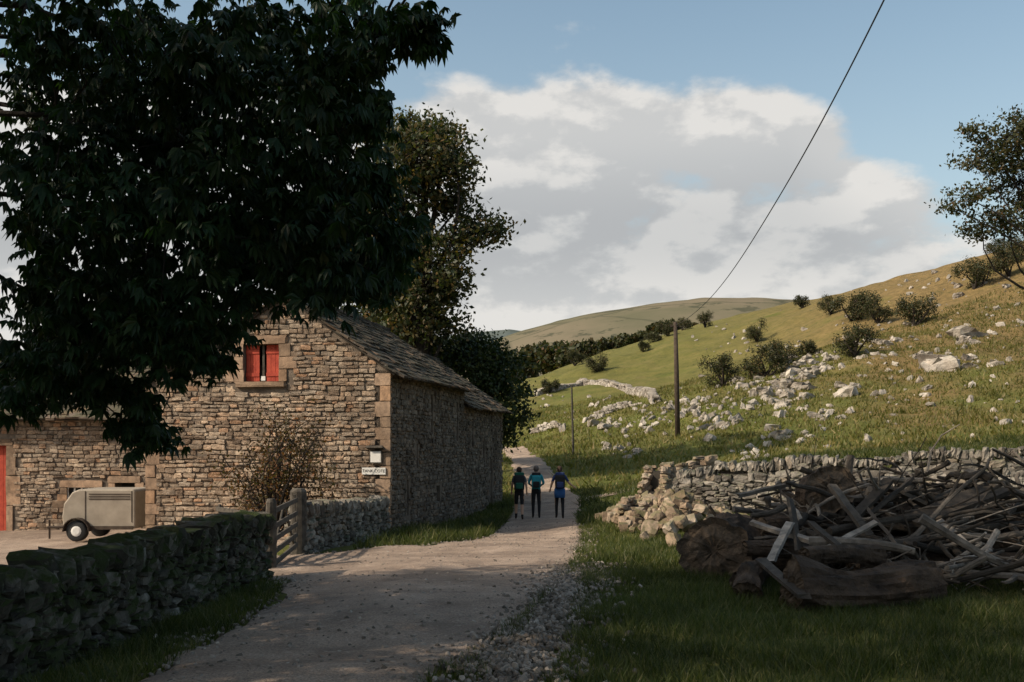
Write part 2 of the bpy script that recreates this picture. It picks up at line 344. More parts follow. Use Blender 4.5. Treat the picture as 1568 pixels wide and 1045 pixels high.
def roof(parent,nm,A,d,down,L,S,wd=(.28,.6),ex=.26):
    nr=np.cross(d,down); nr=nr if nr[2]>0 else -nr; nr/=np.linalg.norm(nr)
    pb=PB(); pb.box(A+d*L/2+down*S/2-nr*.05,np.array([d,down,nr]),(L/2-.04,S/2-.03,.03)); pb.make(nm+'_deck',M['core'],parent)
    it=[]; rows=int(S/ex)
    dn2=down*math.cos(.12)+nr*math.sin(.12); n2=nr*math.cos(.12)-down*math.sin(.12)
    for r_ in range(rows+1):
        s0=(r_+.5)*ex
        x=-.06-random.uniform(0,.2) if r_%2 else -.06
        while x<L+.02:
            w_=random.uniform(*wd)*(.7+.5*r_/rows); xe=min(x+w_,L+.08); x0=max(x,-.08)
            if xe-x0>.05:
                sag=(float(vn(np.float64(x*.5),np.float64(r_*.3),31))-.5)*.09
                it.append((A+d*(x0+xe)/2+down*(s0+random.uniform(-.04,.04))+nr*(.045+sag+random.uniform(-.008,.03)),np.array([d,dn2,n2]),((xe-x0)/2-.008,ex*.72,random.uniform(.02,.038))))
            x+=w_
    stones(nm+'_slates',it,M['slate'],parent,2,.03,.07)
# ---- barn
df=np.array([-.985,.174,0]); nf=np.array([-.174,-.985,0]); ds=-nf; ns=-df
C=np.array([-3.19,26.0,0])
def barn(name,t0,t1,ridge,eR,eL,pw,Wd,gopen,sopen):
    E=empty(name,tuple(C+ds*t0)); O=C+ds*t0
    def top(a): return (eR+(ridge-eR)*a/pw) if a<=pw else ridge+(eL-ridge)*(a-pw)/(Wd-pw)
    wall(E,'gable_wall',O[:2],df,nf,Wd,-1.6,top,gopen,(pw,),quoinR=True)
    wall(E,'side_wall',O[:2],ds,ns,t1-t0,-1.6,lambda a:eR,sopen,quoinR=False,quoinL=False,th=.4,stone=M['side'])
    wall(E,'rear_wall',(O+df*Wd+ds*.46)[:2],ds,-ns,t1-t0-.46,-1.6,lambda a:eL-.02,[],skipstone=True)
    O3=O+ds*(t1-t0); 
    wall(E,'back_gable',(O3-ds*.01+df*.01)[:2],df,ds,Wd-.02,-1.6,top,[],(pw,),skipstone=True,th=.4)
    Rg=O+df*pw+UP*(ridge+.06); 
    for s_,ev,wd_ in ((-1,eR,pw),(1,eL,Wd-pw)):
        v=df*s_*wd_+UP*(ev-ridge); ln_=np.linalg.norm(v); v/=ln_
        roof(E,'roof_right' if s_<0 else 'roof_left',Rg-ds*.12,ds,v,t1-t0+.2,ln_+.25)
    it=[];x=-.1
    while x<t1-t0+.1:
        it.append((Rg+ds*(x+.2)+UP*(.06+random.uniform(-.015,.015)),np.array([ds,df,UP]),(.21,.15,.05)));x+=.43
    stones('ridge_tiles',it,M['slate'],E,3,.15,.04)
    return E
W0,W1,Z0,Z1=3.07,4.07,3.36,4.37
B=barn('stone_barn',0,8.8,5.62,3.62,3.35,2.85,6.9,[(W0,W1,Z0,Z1)],[(4.2,4.45,2.0,3.2),(7.6,7.85,1.8,3.1),(1.6,1.8,-.3,.7),(4.9,5.35,-.1,.4),(2.6,2.74,1.0,1.7)])
B2=barn('stone_barn',8.82,15.9,5.15,3.1,3.0,2.85,6.6,[],[(1.2,1.5,1.6,2.6),(3.2,3.5,1.0,2.0),(4.6,5.08,-1.0,1.1)])
pb=PB(); ax=np.array([df,UP,nf]); zc=(Z0+Z1)/2
for a0,a1 in ((W0+.02,W0+.4),(W0+.6,W1-.02)):
    nb=3
    for j in range(nb):
        x0=a0+(a1-a0)*j/nb; x1=a0+(a1-a0)*(j+1)/nb-.008
        pb.box(C+df*(x0+x1)/2+UP*zc-nf*.12,ax,((x1-x0)/2,(Z1-Z0)/2-.02,.012))
    for zz in (Z0+.2,Z1-.2): pb.box(C+df*(a0+a1)/2+UP*zz-nf*.1,ax,((a1-a0)/2,.05,.01))
pb.make('window_shutters',M['red'],B)
pb=PB(); pb.box(C+df*(W0+.5)+UP*zc-nf*.16,ax,(.03,(Z1-Z0)/2-.01,.02)); pb.box(C+df*(W0+.5)+UP*(Z0+.25)-nf*.3,ax,(.16,.22,.02)); pb.make('window_post',M['wood'],B)
pb=PB(); pb.box(C+df*(W0+.5)+UP*(Z0+.1)-nf*.13,ax,(.06,.06,.01)); pb.make('window_label',M['white'],B)
E=empty('notice_board',tuple(C+df*.34+UP*1.4))
pb=PB(); pb.box(C+df*.36+UP*1.36+nf*.07,ax,(.17,.17,.02)); pb.make('notice_frame',M['wood'],E)
pb=PB(); pb.box(C+df*.36+UP*1.36+nf*.093,ax,(.14,.14,.004)); pb.make('notice_paper',M['white'],E)
pb=PB(); pb.box(C+df*.36+UP*1.6+nf*.1,np.array([df,UP*.95-nf*.3,nf*.95+UP*.3]),(.22,.03,.1)); pb.make('notice_roof',M['wood'],E)
E=empty('wall_sign',tuple(C+df*.45+UP*.98))
pb=PB(); pb.box(C+df*.42+UP*.99+nf*.055,ax,(.32,.09,.012)); pb.make('sign_plate',M['white'],E)
cu=bpy.data.curves.new('sign_text','FONT'); cu.body='TANK COTE'; cu.size=.11; cu.align_x='CENTER'; cu.align_y='CENTER'; cu.materials.append(M['dark'])
to=put('sign_lettering',cu); to.location=Vector(C+df*.42+UP*.99+nf*.072); to.rotation_euler=(math.pi/2,0,math.atan2(-.174,.985)); bpy.context.view_layer.update()
to.parent=E; to.matrix_parent_inverse=E.matrix_world.inverted()
# ---- farmhouse left
E=empty('stone_farmhouse',(-12,33,-1.2)); O=np.array([-11.2,33.2,0]); dl=np.array([-.9987,.05,0]); nl=np.array([-.05,-.9987,0])
def L_(u,Y=33.6): return ((784-u)/F*Y-11.2)
ops=[(L_(150),L_(107),-.45,.25),(L_(212),L_(182),-1.4,.4),(L_(12),L_(12)+1.1,-1.4,1.65)]
wall(E,'front_wall',O[:2],dl,nl,17,-2,lambda a:2.6,ops,quoinR=False,quoinL=False)
A_=O+UP*4.9-nl*3.6; v=nl*3.8+UP*(-2.3); ln_=np.linalg.norm(v); roof(E,'roof',A_,dl,v/ln_,17,ln_+.15)
v=-nl*3.8+UP*(-2.3); roof(E,'roof_back',A_,dl,v/ln_,17,ln_+.15)
wall(E,'back_wall',(O-nl*7.0)[:2],dl,-nl,17,-2,lambda a:2.6,[],skipstone=True)
axl=np.array([dl,UP,nl]); a0,a1,z0,z1=ops[0]
pb=PB(); pb.box(O+dl*(a0+a1)/2+UP*(z0+z1)/2-nl*.2,axl,((a1-a0)/2,(z1-z0)/2,.01)); pb.make('window_glass',M['glass'],E)
pb=PB()
for j in range(5): pb.box(O+dl*(a0+(a1-a0)*j/4)+UP*(z0+z1)/2-nl*.05,axl,(.022,(z1-z0)/2,.02))
for j in range(3): pb.box(O+dl*(a0+a1)/2+UP*(z0+(z1-z0)*j/2)-nl*.04,axl,((a1-a0)/2,.022,.02))
pb.make('window_frame',M['white'],E)
a0,a1,z0,z1=ops[2]; pb=PB()
for j in range(6): pb.box(O+dl*(a0+(a1-a0)*(j+.5)/6)+UP*(z0+z1)/2-nl*.15,axl,((a1-a0)/12-.005,(z1-z0)/2,.02))
pb.make('red_door',M['red'],E)
# ---------------------------------------------------------------- drystone walls
def drystone(name,path,hf,th,mat,sz=(.16,.38),ch=(.09,.17),nn=3,cope=True,jit=.16,core=True,rnd=.4):
    E=empty(name,(path[0][0],path[0][1],Hs(*path[0]))); it=[];pc=PB()
    path=[np.array([p[0],p[1],0.]) for p in path]; acc=0
    for A0,B0 in zip(path[:-1],path[1:]):
        Lg=np.linalg.norm(B0-A0); d=(B0-A0)/Lg; nr=np.cross(d,UP)
        xg=np.linspace(0,Lg,max(2,int(Lg/.5)+1)); gz_=H(A0[0]+d[0]*xg,A0[1]+d[1]*xg)
        if core:
            for q in range(len(xg)-1):
                za=gz_[q]-.3; zb_=min(gz_[q]+hf(acc+xg[q]),gz_[q+1]+hf(acc+xg[q+1]))-.12
                if zb_>za: pc.box(A0+d*(xg[q]+xg[q+1])/2+UP*(za+zb_)/2,np.array([d,nr,UP]),((xg[q+1]-xg[q])/2,th/2-.11,(zb_-za)/2))
        hmax=max(hf(acc+x) for x in xg)
        for s_ in (-1,1):
            z=-.08
            while z<hmax:
                hh=random.uniform(*ch); x=-random.uniform(0,.15)
                while x<Lg:
                    l_=random.uniform(*sz); cx=x+l_/2
                    if cx>Lg: break
                    g_=np.interp(cx,xg,gz_); wob=(float(vn(np.float64((cx+acc)*1.1+s_*7),np.float64(z*2),19))-.5)*.12
                    if z+hh<hf(acc+cx)+.02+random.uniform(-.04,.02):
                        bat=(z/max(hmax,.1))*.07
                        tl=random.gauss(0,.16); tl2=random.gauss(0,.12); d2=d*math.cos(tl)+UP*math.sin(tl); u2=UP*math.cos(tl)-d*math.sin(tl); n2=nr*math.cos(tl2)+u2*math.sin(tl2); u3=u2*math.cos(tl2)-nr*math.sin(tl2)
                        it.append((A0+d*cx+UP*(g_+z+hh/2+wob+random.uniform(-.02,.02))+nr*s_*(th/2-.10-bat+random.uniform(-.05,.045)),np.array([d2,u3,n2]),(l_/2*random.uniform(.88,1.02),hh/2*random.uniform(.8,1.15),.11)))
                    x+=l_
                z+=hh*.97
        if cope:
            x=0
            while x<Lg:
                l_=random.uniform(.07,.17); cx=x+l_/2; g_=np.interp(cx,xg,gz_)
                tl=random.uniform(-.4,.4); d2=d*math.cos(tl)+UP*math.sin(tl); u2=UP*math.cos(tl)-d*math.sin(tl)
                it.append((A0+d*cx+UP*(g_+hf(acc+cx)+.05),np.array([d2,u2,nr]),(l_/2*1.05,random.uniform(.07,.16),random.uniform(.7,1.0)*th/2)))
                x+=l_
        acc+=Lg
    if core: pc.make('core',M['core'],E)
    stones('stones',it,mat,E,nn,rnd,jit)
    return E
drystone('drystone_wall',[(-3.95,3),(-3.85,8),(-3.8,14.8)],lambda a:.68+.14*float(ss(4,11,np.float64(a))),.5,M['dry'],sz=(.09,.28),ch=(.055,.13),jit=.19)
drystone('drystone_wall',[(-4.35,20.2),(-3.9,23),(-3.35,25.75)],lambda a:.84,.45,M['dryL'],sz=(.12,.3),ch=(.07,.13))
drystone('drystone_wall',[(4.35,26.1),(7.5,24.6),(11.3,23),(16,22)],lambda a:(1.15 if a>1 else 1.0)+.05*math.sin(a*2.3),.5,M['dryL'],sz=(.12,.42),ch=(.09,.2))
drystone('drystone_wall',[(3.0,25.2),(4.0,27.5),(5.2,30.5),(6.2,31)],lambda a:.5+.75*float(ss(1,3,np.float64(a)))+.25*math.sin(a*3),.8,M['rubble'],sz=(.15,.45),ch=(.1,.2),cope=False)
it=[]
for _ in range(420):
    x=R.normal(3.7,.8); y=R.normal(26.4,1.8); 
    if x<2.7: continue
    s_=random.uniform(.04,.17); it.append(((x,y,Hs(x,y)+s_*.4+max(0,.6-abs(x-4)*.4)*random.random()),rotm(),(s_*1.3,s_,s_*.8)))
stones('stone_rubble',it,M['rubble'],None,3,.35,.14)
def hp(u,v): 
    g_=ground_at(u,v,40); return (g_[0],g_[1])
drystone('field_wall',[hp(u,v) for u,v in ((820,608),(858,598),(893,588),(930,592),(962,600),(985,608),(1004,618))],lambda a:.5+.12*math.sin(a*.7),.7,M['rock'],sz=(.25,.6),ch=(.18,.3),nn=2,core=False)
drystone('field_wall',[hp(u,v) for u,v in ((815,664),(860,655),(905,640),(950,627),(1000,618))],lambda a:.35+.3*math.sin(a),.7,M['rock'],sz=(.2,.5),ch=(.15,.28),nn=2,core=False,cope=False)
# ---------------------------------------------------------------- hillside rocks
it=[]
def rk(u,v,s_,n_=1,su=0,sv=0):
    for _ in range(int(n_*1.9)):
        g_=ground_at(u+R.normal(0,1)*su*1.25,v+R.normal(0,1)*sv*1.3,40)
        if g_ is None: continue
        q=s_*.33*random.choice((.25,.35,.5,.7,.9,1.25)); r=rotm()
        if q>.3: r=np.array([[math.cos(q*9),math.sin(q*9),.2],[-math.sin(q*9),math.cos(q*9),.1],[0,-.2,1]])
        it.append((g_+UP*q*.05,r,(q*1.25,q*.8,q*.65)))
for u,v,s_,n_,su,sv in [(1185,608,1.0,22,16,8),(1215,582,1.0,30,18,10),(1150,592,.8,20,22,9),(1240,555,.9,22,16,8),(1175,625,.7,18,26,6),(1100,612,.7,16,26,7),(1100,650,.7,18,18,6),(1060,632,.7,14,24,6),
  (1478,515,2.6,2,3,4),(1484,525,2,3,6,4),(1440,566,2.4,2,3,3),(1418,548,1.2,5,8,3),(1300,598,1.5,3,5,3),(1340,530,.9,10,30,6),(1490,553,1.2,3,4,3),(1265,640,.8,5,12,4),(1190,665,1.2,4,6,3),(1040,618,.7,12,18,5),(945,640,.7,20,34,14),(930,650,1.0,5,8,4),(1000,640,.6,14,24,10),(950,690,.5,14,18,4),
  (1540,500,1.0,5,20,8),(1510,560,.8,6,20,10),(1400,620,.6,22,90,25),(1350,575,.6,20,70,20),(1300,520,.8,24,80,20),(1150,520,.7,14,40,12),(880,620,.6,10,25,10),(1550,640,.6,8,60,20),(1480,440,1.0,20,50,12),(1150,690,.5,12,40,10),(1450,500,.7,18,60,20)]: rk(u,v,s_,n_,su,sv)
stones('limestone_rocks',it,M['rock'],None,3,.4,.22)
# ---------------------------------------------------------------- foliage
def leaves(cent,n_,sz,droop=.3,elong=1.8):
    N=len(cent); d=R.normal(size=(N,3)); d[:,2]-=droop; d/=np.linalg.norm(d,axis=1)[:,None]
    a=np.cross(d,R.normal(size=(N,3))); a/=np.linalg.norm(a,axis=1)[:,None]
    s_=sz*R.uniform(.6,1.3,N)[:,None]
    V=np.stack([cent-d*s_*.5,cent+a*s_*.5/elong,cent+d*s_*.5,cent-a*s_*.5/elong],1).reshape(-1,3)
    return V,np.arange(N*4).reshape(-1,4)
def crown_pts(blobs,per_clump,dens,sig):
    out=[];tw=[]
    for c_,r_ in blobs:
        c_=np.array(c_); r_=np.array([r_,r_,r_*.8]); m_=max(3,int(dens*np.prod(r_)**(2/3.)))
        q=R.normal(size=(m_,3)); q/=np.linalg.norm(q,axis=1)[:,None]; q=q*(R.uniform(.25,1,(m_,1))**.5)*r_+c_
        for p in q:
            s_=sig*random.uniform(.6,1.3); out.append(p+R.normal(size=(per_clump,3))*np.array([s_,s_,s_*.6])); tw.append((c_,p))
    return np.concatenate(out),tw
def bend(a,b,k_=4,amt=.12):
    a=np.array(a,float);b=np.array(b,float); L0=np.linalg.norm(b-a); o_=R.normal(size=3)*amt*L0
    return [a+(b-a)*t+o_*math.sin(t*math.pi) for t in np.linspace(0,1,k_)]
def tree(name,base,blobs,leafm,lsz,per,dens,sig,tr,elong=1.8):
    E=empty(name,tuple(base)); base=np.array(base,float); pb=PB()
    cen=np.mean([b_[0] for b_ in blobs],0); top=max(b_[0][2] for b_ in blobs)
    t1=base+np.array([(cen[0]-base[0])*.25,(cen[1]-base[1])*.25,(cen[2]-base[2])*.55]); tp=np.array([cen[0]*.7+base[0]*.3,cen[1]*.7+base[1]*.3,top])
    trunk=[base-UP*.3,base+UP*.3*tr*3,(base+t1)/2,t1,(t1+tp)/2,tp]; pb.tube(trunk,[tr*1.5,tr*1.1,tr*.9,tr*.75,tr*.4,tr*.12],10,noise=.07)
    pts,tw=crown_pts(blobs,per,dens,sig)
    for c_,r_ in blobs:
        c_=np.array(c_); f=np.clip((c_[2]-base[2])/(top-base[2])*.75,.2,.95)
        zt=base[2]+(top-base[2])*f*.8; seg=[np.array(p) for p in trunk]
        zz=[p[2] for p in seg]; st=np.array([np.interp(zt,zz,[p[k2] for p in seg]) for k2 in range(3)])
        pb.tube(bend(st,c_,5,.1),[tr*.38,tr*.3,tr*.22,tr*.15,tr*.08],6,noise=.05)
    for c_,p in tw:
        pb.tube(bend(c_,p,3,.12),[tr*.075,tr*.05,tr*.025],4,cap=False)
    pb.make('trunk_and_limbs',M['bark'],E,True)
    V_,F_=leaves(pts,0,lsz,elong=elong); npmesh('foliage',V_,F_,leafm,E)
    return E
def PP(u,v,Y): return tuple(P(u,v,Y))
tree('sycamore_tree',(-4.3,47,-.6),[(PP(640,230,46),1.9),(PP(680,215,48),1.3),(PP(610,300,47),2.2),(PP(668,275,47),1.7),(PP(700,255,46),.9),(PP(650,200,48),1.1),(PP(725,350,48),1.3),(PP(752,352,47),.8),(PP(690,370,46),1.1),(PP(620,380,47),1.9),(PP(660,430,46),1.7),(PP(690,440,47),.9),(PP(600,440,48),2.0),(PP(650,480,47),1.8),(PP(690,495,47),.8),(PP(560,420,50),2.4),(PP(540,320,50),2.4),(PP(600,220,50),1.6),(PP(610,500,48),1.8),(PP(700,320,48),.9)],M['ash'],.25,44,18,.36,.42)
tree('ash_tree',(-1.6,52,.0),[(PP(730,560,50),1.7),(PP(770,565,51),1.1),(PP(755,610,50),1.5),(PP(785,640,50),.9),(PP(700,540,51),1.5),(PP(790,600,52),.6),(PP(720,620,50),1.6),(PP(780,670,51),.6),(PP(660,560,52),1.6),(PP(740,530,52),1.0),(PP(580,520,54),2.4),(PP(500,520,54),2.4)],M['green'],.24,50,22,.38,.25)
tree('hawthorn_tree',(P(1640,600,52)[0],52,Hs(P(1640,600,52)[0],52)),[(PP(1540,210,52),1.6),(PP(1500,250,52),1.1),(PP(1560,280,53),1.8),(PP(1475,300,51),.9),(PP(1505,345,52),1.1),(PP(1545,340,52),1.1),(PP(1600,230,53),2.4),(PP(1620,320,53),2.4),(PP(1495,205,52),.7),(PP(1680,280,54),2.6),(PP(1458,318,51),.5)],M['bush'],.21,36,22,.28,.22)
def chestnut():
    base=np.array([-9.2,5.4,Hs(-9.2,5.4)]); E=empty('horse_chestnut_tree',tuple(base)); pb=PB()
    vis=[(40,40),(140,30),(240,40),(340,40),(440,40),(530,40),(600,40),(640,35),(60,140),(160,140),(260,130),(360,130),(450,130),(525,120),(565,85),(50,240),(150,240),(250,230),(350,230),(450,230),(540,205),(580,175),(50,350),(150,340),(250,330),(350,330),(450,320),(540,300),(590,275),(60,450),(160,440),(260,425),(350,400),(440,385),(520,390),(590,390),(615,350),(40,540),(120,530),(200,520),(275,500),(325,465),(400,415),(470,412),(30,600),(90,590),(150,590),(205,590),(195,640),(240,665),(285,540),(315,505),(510,425),(560,420),(645,55),(595,425),
     (100,90),(200,90),(300,90),(400,90),(490,90),(100,190),(200,190),(300,180),(400,180),(490,170),(100,290),(200,290),(300,280),(400,280),(490,265),(100,400),(200,390),(300,370),(400,350),(480,340),(100,490),(200,470),(255,470),(40,560),(240,500)]
    blobs=[]
    for u,v in vis:
        for _ in range(3):
            small=u>555 or v>560
            Yd=random.uniform(8.6,10.2) if small else random.uniform(7.8,11.6)
            blobs.append((P(u+random.uniform(-20,20),v+random.uniform(-15,15),Yd),(.27 if small else random.uniform(.34,.48))))
    for _ in range(190):
        th=random.uniform(0,2*math.pi); rr=math.sqrt(random.random())*6.3; x=-8.6+rr*math.cos(th)*1.3; y=5.4+rr*math.sin(th)*.9; hh=math.sqrt(max(0,1-(rr/6.6)**2))
        z=random.uniform(7.0,7.5+5.5*hh)
        if x>-.5*y-.6 : z=max(z,EYE+.52*y) 
        blobs.append((np.array([x,y,z]),random.uniform(.8,1.1)))
    for _ in range(70):   # unseen lower crown clumps, added left of the view to shade wall and road
        x=random.uniform(-15,-6); y=random.uniform(2.5,10.8); z=random.uniform(3.2,7.2)
        if x>-.53*y-1.6: x=-.53*y-1.6-random.random()*3
        blobs.append((np.array([x,y,z]),random.uniform(.75,1.0)))
    hub=base+UP*4.5+np.array([.3,.2,0]); tp=base+UP*12
    pb.tube([base-UP*.3,base+UP*.5,base+UP*2.5,hub,(hub+tp)/2,tp],[.75,.5,.42,.38,.22,.06],12,noise=.06)
    limbs=[P(60,240,11.2),P(300,210,11.4),P(480,200,10.8),P(120,480,11),P(330,360,11),P(540,300,10.4),P(560,90,10.4),P(220,60,11.6)]
    lp=[]
    for l_ in limbs:
        st=hub+(tp-hub)*np.clip((l_[2]-2.5)/7,.15,.8); mid=np.array([-8.6,10.6,max(l_[2],4.4)+.3]); q=bend(st,mid,5,.04)+bend(mid,l_,6,.08)[1:]; pb.tube(q,list(np.linspace(.13,.05,5))+list(np.linspace(.042,.012,5)),7,noise=.06); lp+=q[4:]
    lp=np.array(lp+[hub+(tp-hub)*t for t in (.2,.4,.6,.8,1)])
    pts=[]
    for c_,r_ in blobs:
        j=np.argmin(np.linalg.norm(lp-c_,axis=1)); pb.tube(bend(lp[j],c_,5,.1),[.016,.013,.010,.008,.005],5,cap=False)
        m_=int(118*r_**1.5)+8; q=R.normal(size=(m_,3)); q/=np.linalg.norm(q,axis=1)[:,None]; q*=R.uniform(.1,1,(m_,1))**.6*np.array([r_,r_,r_*.75]); pts.append(q+c_)
    pts=np.concatenate(pts); N=len(pts)
    pb.make('trunk_and_limbs',M['bark'],E,True)
    Lf=6; nrm=R.normal(size=(N,3))*.5+np.array([0,0,1.]); nrm/=np.linalg.norm(nrm,axis=1)[:,None]
    a=np.cross(nrm,R.normal(size=(N,3))); a/=np.linalg.norm(a,axis=1)[:,None]; b_=np.cross(nrm,a); sz=R.uniform(.09,.175,N)
    Vs=[];
    for k_ in range(Lf):
        th=(-1.15+2.3*k_/(Lf-1))*1.35; ls=sz*(1-.35*abs(th)/1.6)
        d=a*math.cos(th)+b_*math.sin(th)-nrm*.75; d/=np.linalg.norm(d,axis=1)[:,None]; s_=np.cross(d,nrm); s_/=np.linalg.norm(s_,axis=1)[:,None]
        l1=ls[:,None]; wv=l1*.2
        tip=pts+d*l1*1.05-UP*l1*.3; mid=pts+d*l1*.62
        Vs.append(np.stack([pts,mid+s_*wv+nrm*l1*.05,tip,mid-s_*wv+nrm*l1*.05,mid-nrm*l1*.03],1))
    V_=np.stack(Vs,1).reshape(-1,3); q=np.arange(N*Lf)[:,None,None]*5+np.array([[0,4,1],[4,2,1],[0,3,4],[4,3,2]])[None]
    npmesh('foliage',V_,q.reshape(-1,3),M['ches'],E)
chestnut()
for (x,y,s_) in ((-19,1,1.0),(-13,-5,1.0)):
    bl=[((x+random.uniform(-3.6,3.6),y+random.uniform(-3,3),random.uniform(4.5,11)*s_),random.uniform(1.4,2.1)) for _ in range(16)]
    tree('horse_chestnut_tree',(x,y,Hs(x,y)),bl,M['green'],.4,24,12,.5,.4)
def bush(name,p,r,mat,lsz,hgt=1.0,cnt=150):
    bl=[]; 
    for _ in range(7): bl.append((np.array(p)+np.array([random.uniform(-.65,.65)*r,random.uniform(-.5,.5)*r,r*hgt*random.uniform(.35,1.2)]),r*random.uniform(.35,.55)))
    E=empty(name,tuple(p)); pb=PB()
    pts=[]
    for c_,rr in bl:
        pb.tube(bend(p-UP*.1,c_,4,.1),[r*.06,r*.05,r*.035,r*.015],5)
        for _ in range(10):
            q=R.normal(size=3); q=q/np.linalg.norm(q)*rr*random.uniform(.4,1.05); e=c_+q; pb.tube([c_,e],[r*.015,r*.006],3,cap=False)
            pts.append(e+R.normal(size=(cnt//3,3))*rr*.24)
    pb.make('branches',M['bark'],E); V_,F_=leaves(np.concatenate(pts),0,lsz); npmesh('foliage',V_,F_,mat,E)
for u,v,rp in [(1108,592,32),(1172,578,36),(1195,562,27),(1308,548,34),(1402,500,34),(1305,492,32),(1345,496,25),(1272,482,20),(1328,482,20),(1230,472,14),(1492,444,32),(1545,425,28),(1562,400,26),(1240,545,16),(915,572,20),(1080,502,16),(1022,515,17),(1045,507,13),(843,602,13),(1160,524,20),(1530,395,20),(880,560,16),(1000,525,14),(985,540,10)]:
    g_=ground_at(u,v,40)
    if g_ is None: g_=ground_at(u,v+12,40)
    if g_ is None: continue
    r=rp/F*g_[1]; bush('hawthorn_bush',g_,r,M['bush'],max(.14,r*.09))
pts=[]
for u,v,Yd,rp in [(800,552,215,24),(820,552,215,26),(842,552,210,24),(865,548,205,22),(880,536,240,22),(900,537,240,17),(925,530,260,16),(945,531,260,15),(965,524,270,16),(985,519,270,14),(1000,512,280,13),(1060,504,300,10),(860,534,320,16),(830,538,320,14),(790,575,180,16),(805,572,180,16),(700,545,230,20),(730,545,230,18),(760,545,230,20),(1010,502,260,10),(1030,500,260,10)]:
    c_=P(u,v,Yd); r=rp/F*Yd
    for _ in range(18):
        q=R.normal(size=3); q/=np.linalg.norm(q); pts.append(c_+q*r*np.array([1,1,.8])*random.uniform(.3,1)+R.normal(size=(60,3))*r*.18)
V_,F_=leaves(np.concatenate(pts),0,1.1,elong=1.3); npmesh('valley_trees',V_,F_,M['bush'])
def shrub():
    p=np.array([-5.9,24.6,Hs(-5.9,24.6)]); E=empty('gable_shrub',tuple(p)); pb=PB(); pts=[]
    for k_ in range(34):
        u=random.gauss(430,42); v=random.uniform(635,770); e=P(u,v,random.uniform(24.0,25.4)); q=bend(p+UP*.2,e,6,.1); pb.tube(q,[.05,.035,.026,.018,.012,.006],5)
        for _ in range(8):
            t=random.uniform(.4,1); s_=p+(e-p)*t; e2=s_+R.normal(size=3)*.35+UP*.12; pb.tube(bend(s_,e2,3),[.012,.008,.004],3,cap=False)
            pts.append(e2+R.normal(size=(14,3))*.13)
    pb.make('branches',M['bark'],E); V_,F_=leaves(np.concatenate(pts),0,.09); npmesh('foliage',V_,F_,M['rust'],E)
shrub()
# ---------------------------------------------------------------- grass
def roadmask(x,y,mg=0.05):
    l_=np.interp(y,rc[:,0],rc[:,1])+mg; r_=np.interp(y,rc[:,0],rc[:,2])-mg
    return (x>l_)&(x<r_)
def inbarn(x,y):
    rx=x+3.19; ry=y-26; w_=rx*df[0]+ry*df[1]; t=rx*ds[0]+ry*ds[1]; return (w_>0)&(w_<6.9)&(t>0)&(t<16)
def blades(name,N,x0,x1,y0,y1,hgt,wid,mat,keep=None):
    x=R.uniform(x0,x1,N); y=R.uniform(y0,y1,N); k_=~roadmask(x,y)&~inbarn(x,y)&(np.abs(x)<y*.56+.6)
    cl=vn(x*1.3,y*1.3,21)*.6+vn(x*4,y*4,22)*.4; k_&=(R.random(N)<.2+cl)
    if keep is not None: k_&=keep(x,y)
    x=x[k_];y=y[k_];cl=cl[k_]; N=len(x); z=H(x,y)-.01
    h_=hgt*R.uniform(.4,1.2,N)*(.25+cl*1.4); w_=wid*R.uniform(.6,1.3,N); th=R.uniform(0,6.283,N); ln_=R.normal(0,.5,(N,2))*h_[:,None]
    dx=np.cos(th)*w_/2; dy=np.sin(th)*w_/2
    V_=np.stack([np.stack([x-dx,y-dy,z],-1),np.stack([x+dx,y+dy,z],-1),np.stack([x+ln_[:,0],y+ln_[:,1],z+h_],-1)],1).reshape(-1,3)
    npmesh(name,V_,np.arange(3*N).reshape(-1,3),mat)
GR=lambda x,y:~((x>-1)&(y<14.5)&(x>np.interp(y,[5,14.5],[-.5,.9]))&(x<np.interp(y,[5,9,14.5],[.0,.5,1.05])))
blades('grass',230000,-4,9.5,6,14,.12,.011,M['grass'],GR)
blades('grass',150000,-4.2,13,14,28,.14,.02,M['grass'],lambda x,y:(x>-3.3)|(y<14.9))
blades('grass',60000,-2,22,28,45,.22,.05,M['grass'])
blades('hill_grass',120000,-5,60,42,110,.28,.10,M['hgrass'])
blades('verge_grass',22000,-3.3,.1,20.5,42,.25,.03,M['grass'])
it=[]
for _ in range(5200):
    y=6+9.5*random.random()**1.3; c_=np.interp(y,[6,9,12,15.5],[-.25,.2,.72,1.0]); x=c_+R.normal(0,.28); s_=random.uniform(.005,.022)*random.choice((.7,1,1,1.25))
    it.append(((x,y,0),rotm(),(s_*1.4,s_,s_*.7)))
for _ in range(3200):
    y=random.uniform(7,30); l_=np.interp(y,rc[:,0],rc[:,1]); r_=np.interp(y,rc[:,0],rc[:,2]); x=(random.choice((l_,r_))+R.normal(0,.22)) if random.random()<.6 else random.uniform(l_,r_); s_=random.uniform(.005,.02)
    it.append(((x,y,0),rotm(),(s_*1.4,s_,s_*.7)))
cc=np.array([i_[0] for i_ in it]); zz=H(cc[:,0],cc[:,1])+.03
it=[((a_[0][0],a_[0][1],z_),a_[1],a_[2]) for a_,z_ in zip(it,zz)]
stones('gravel',it,M['gravel'],None,2,.4,.12)
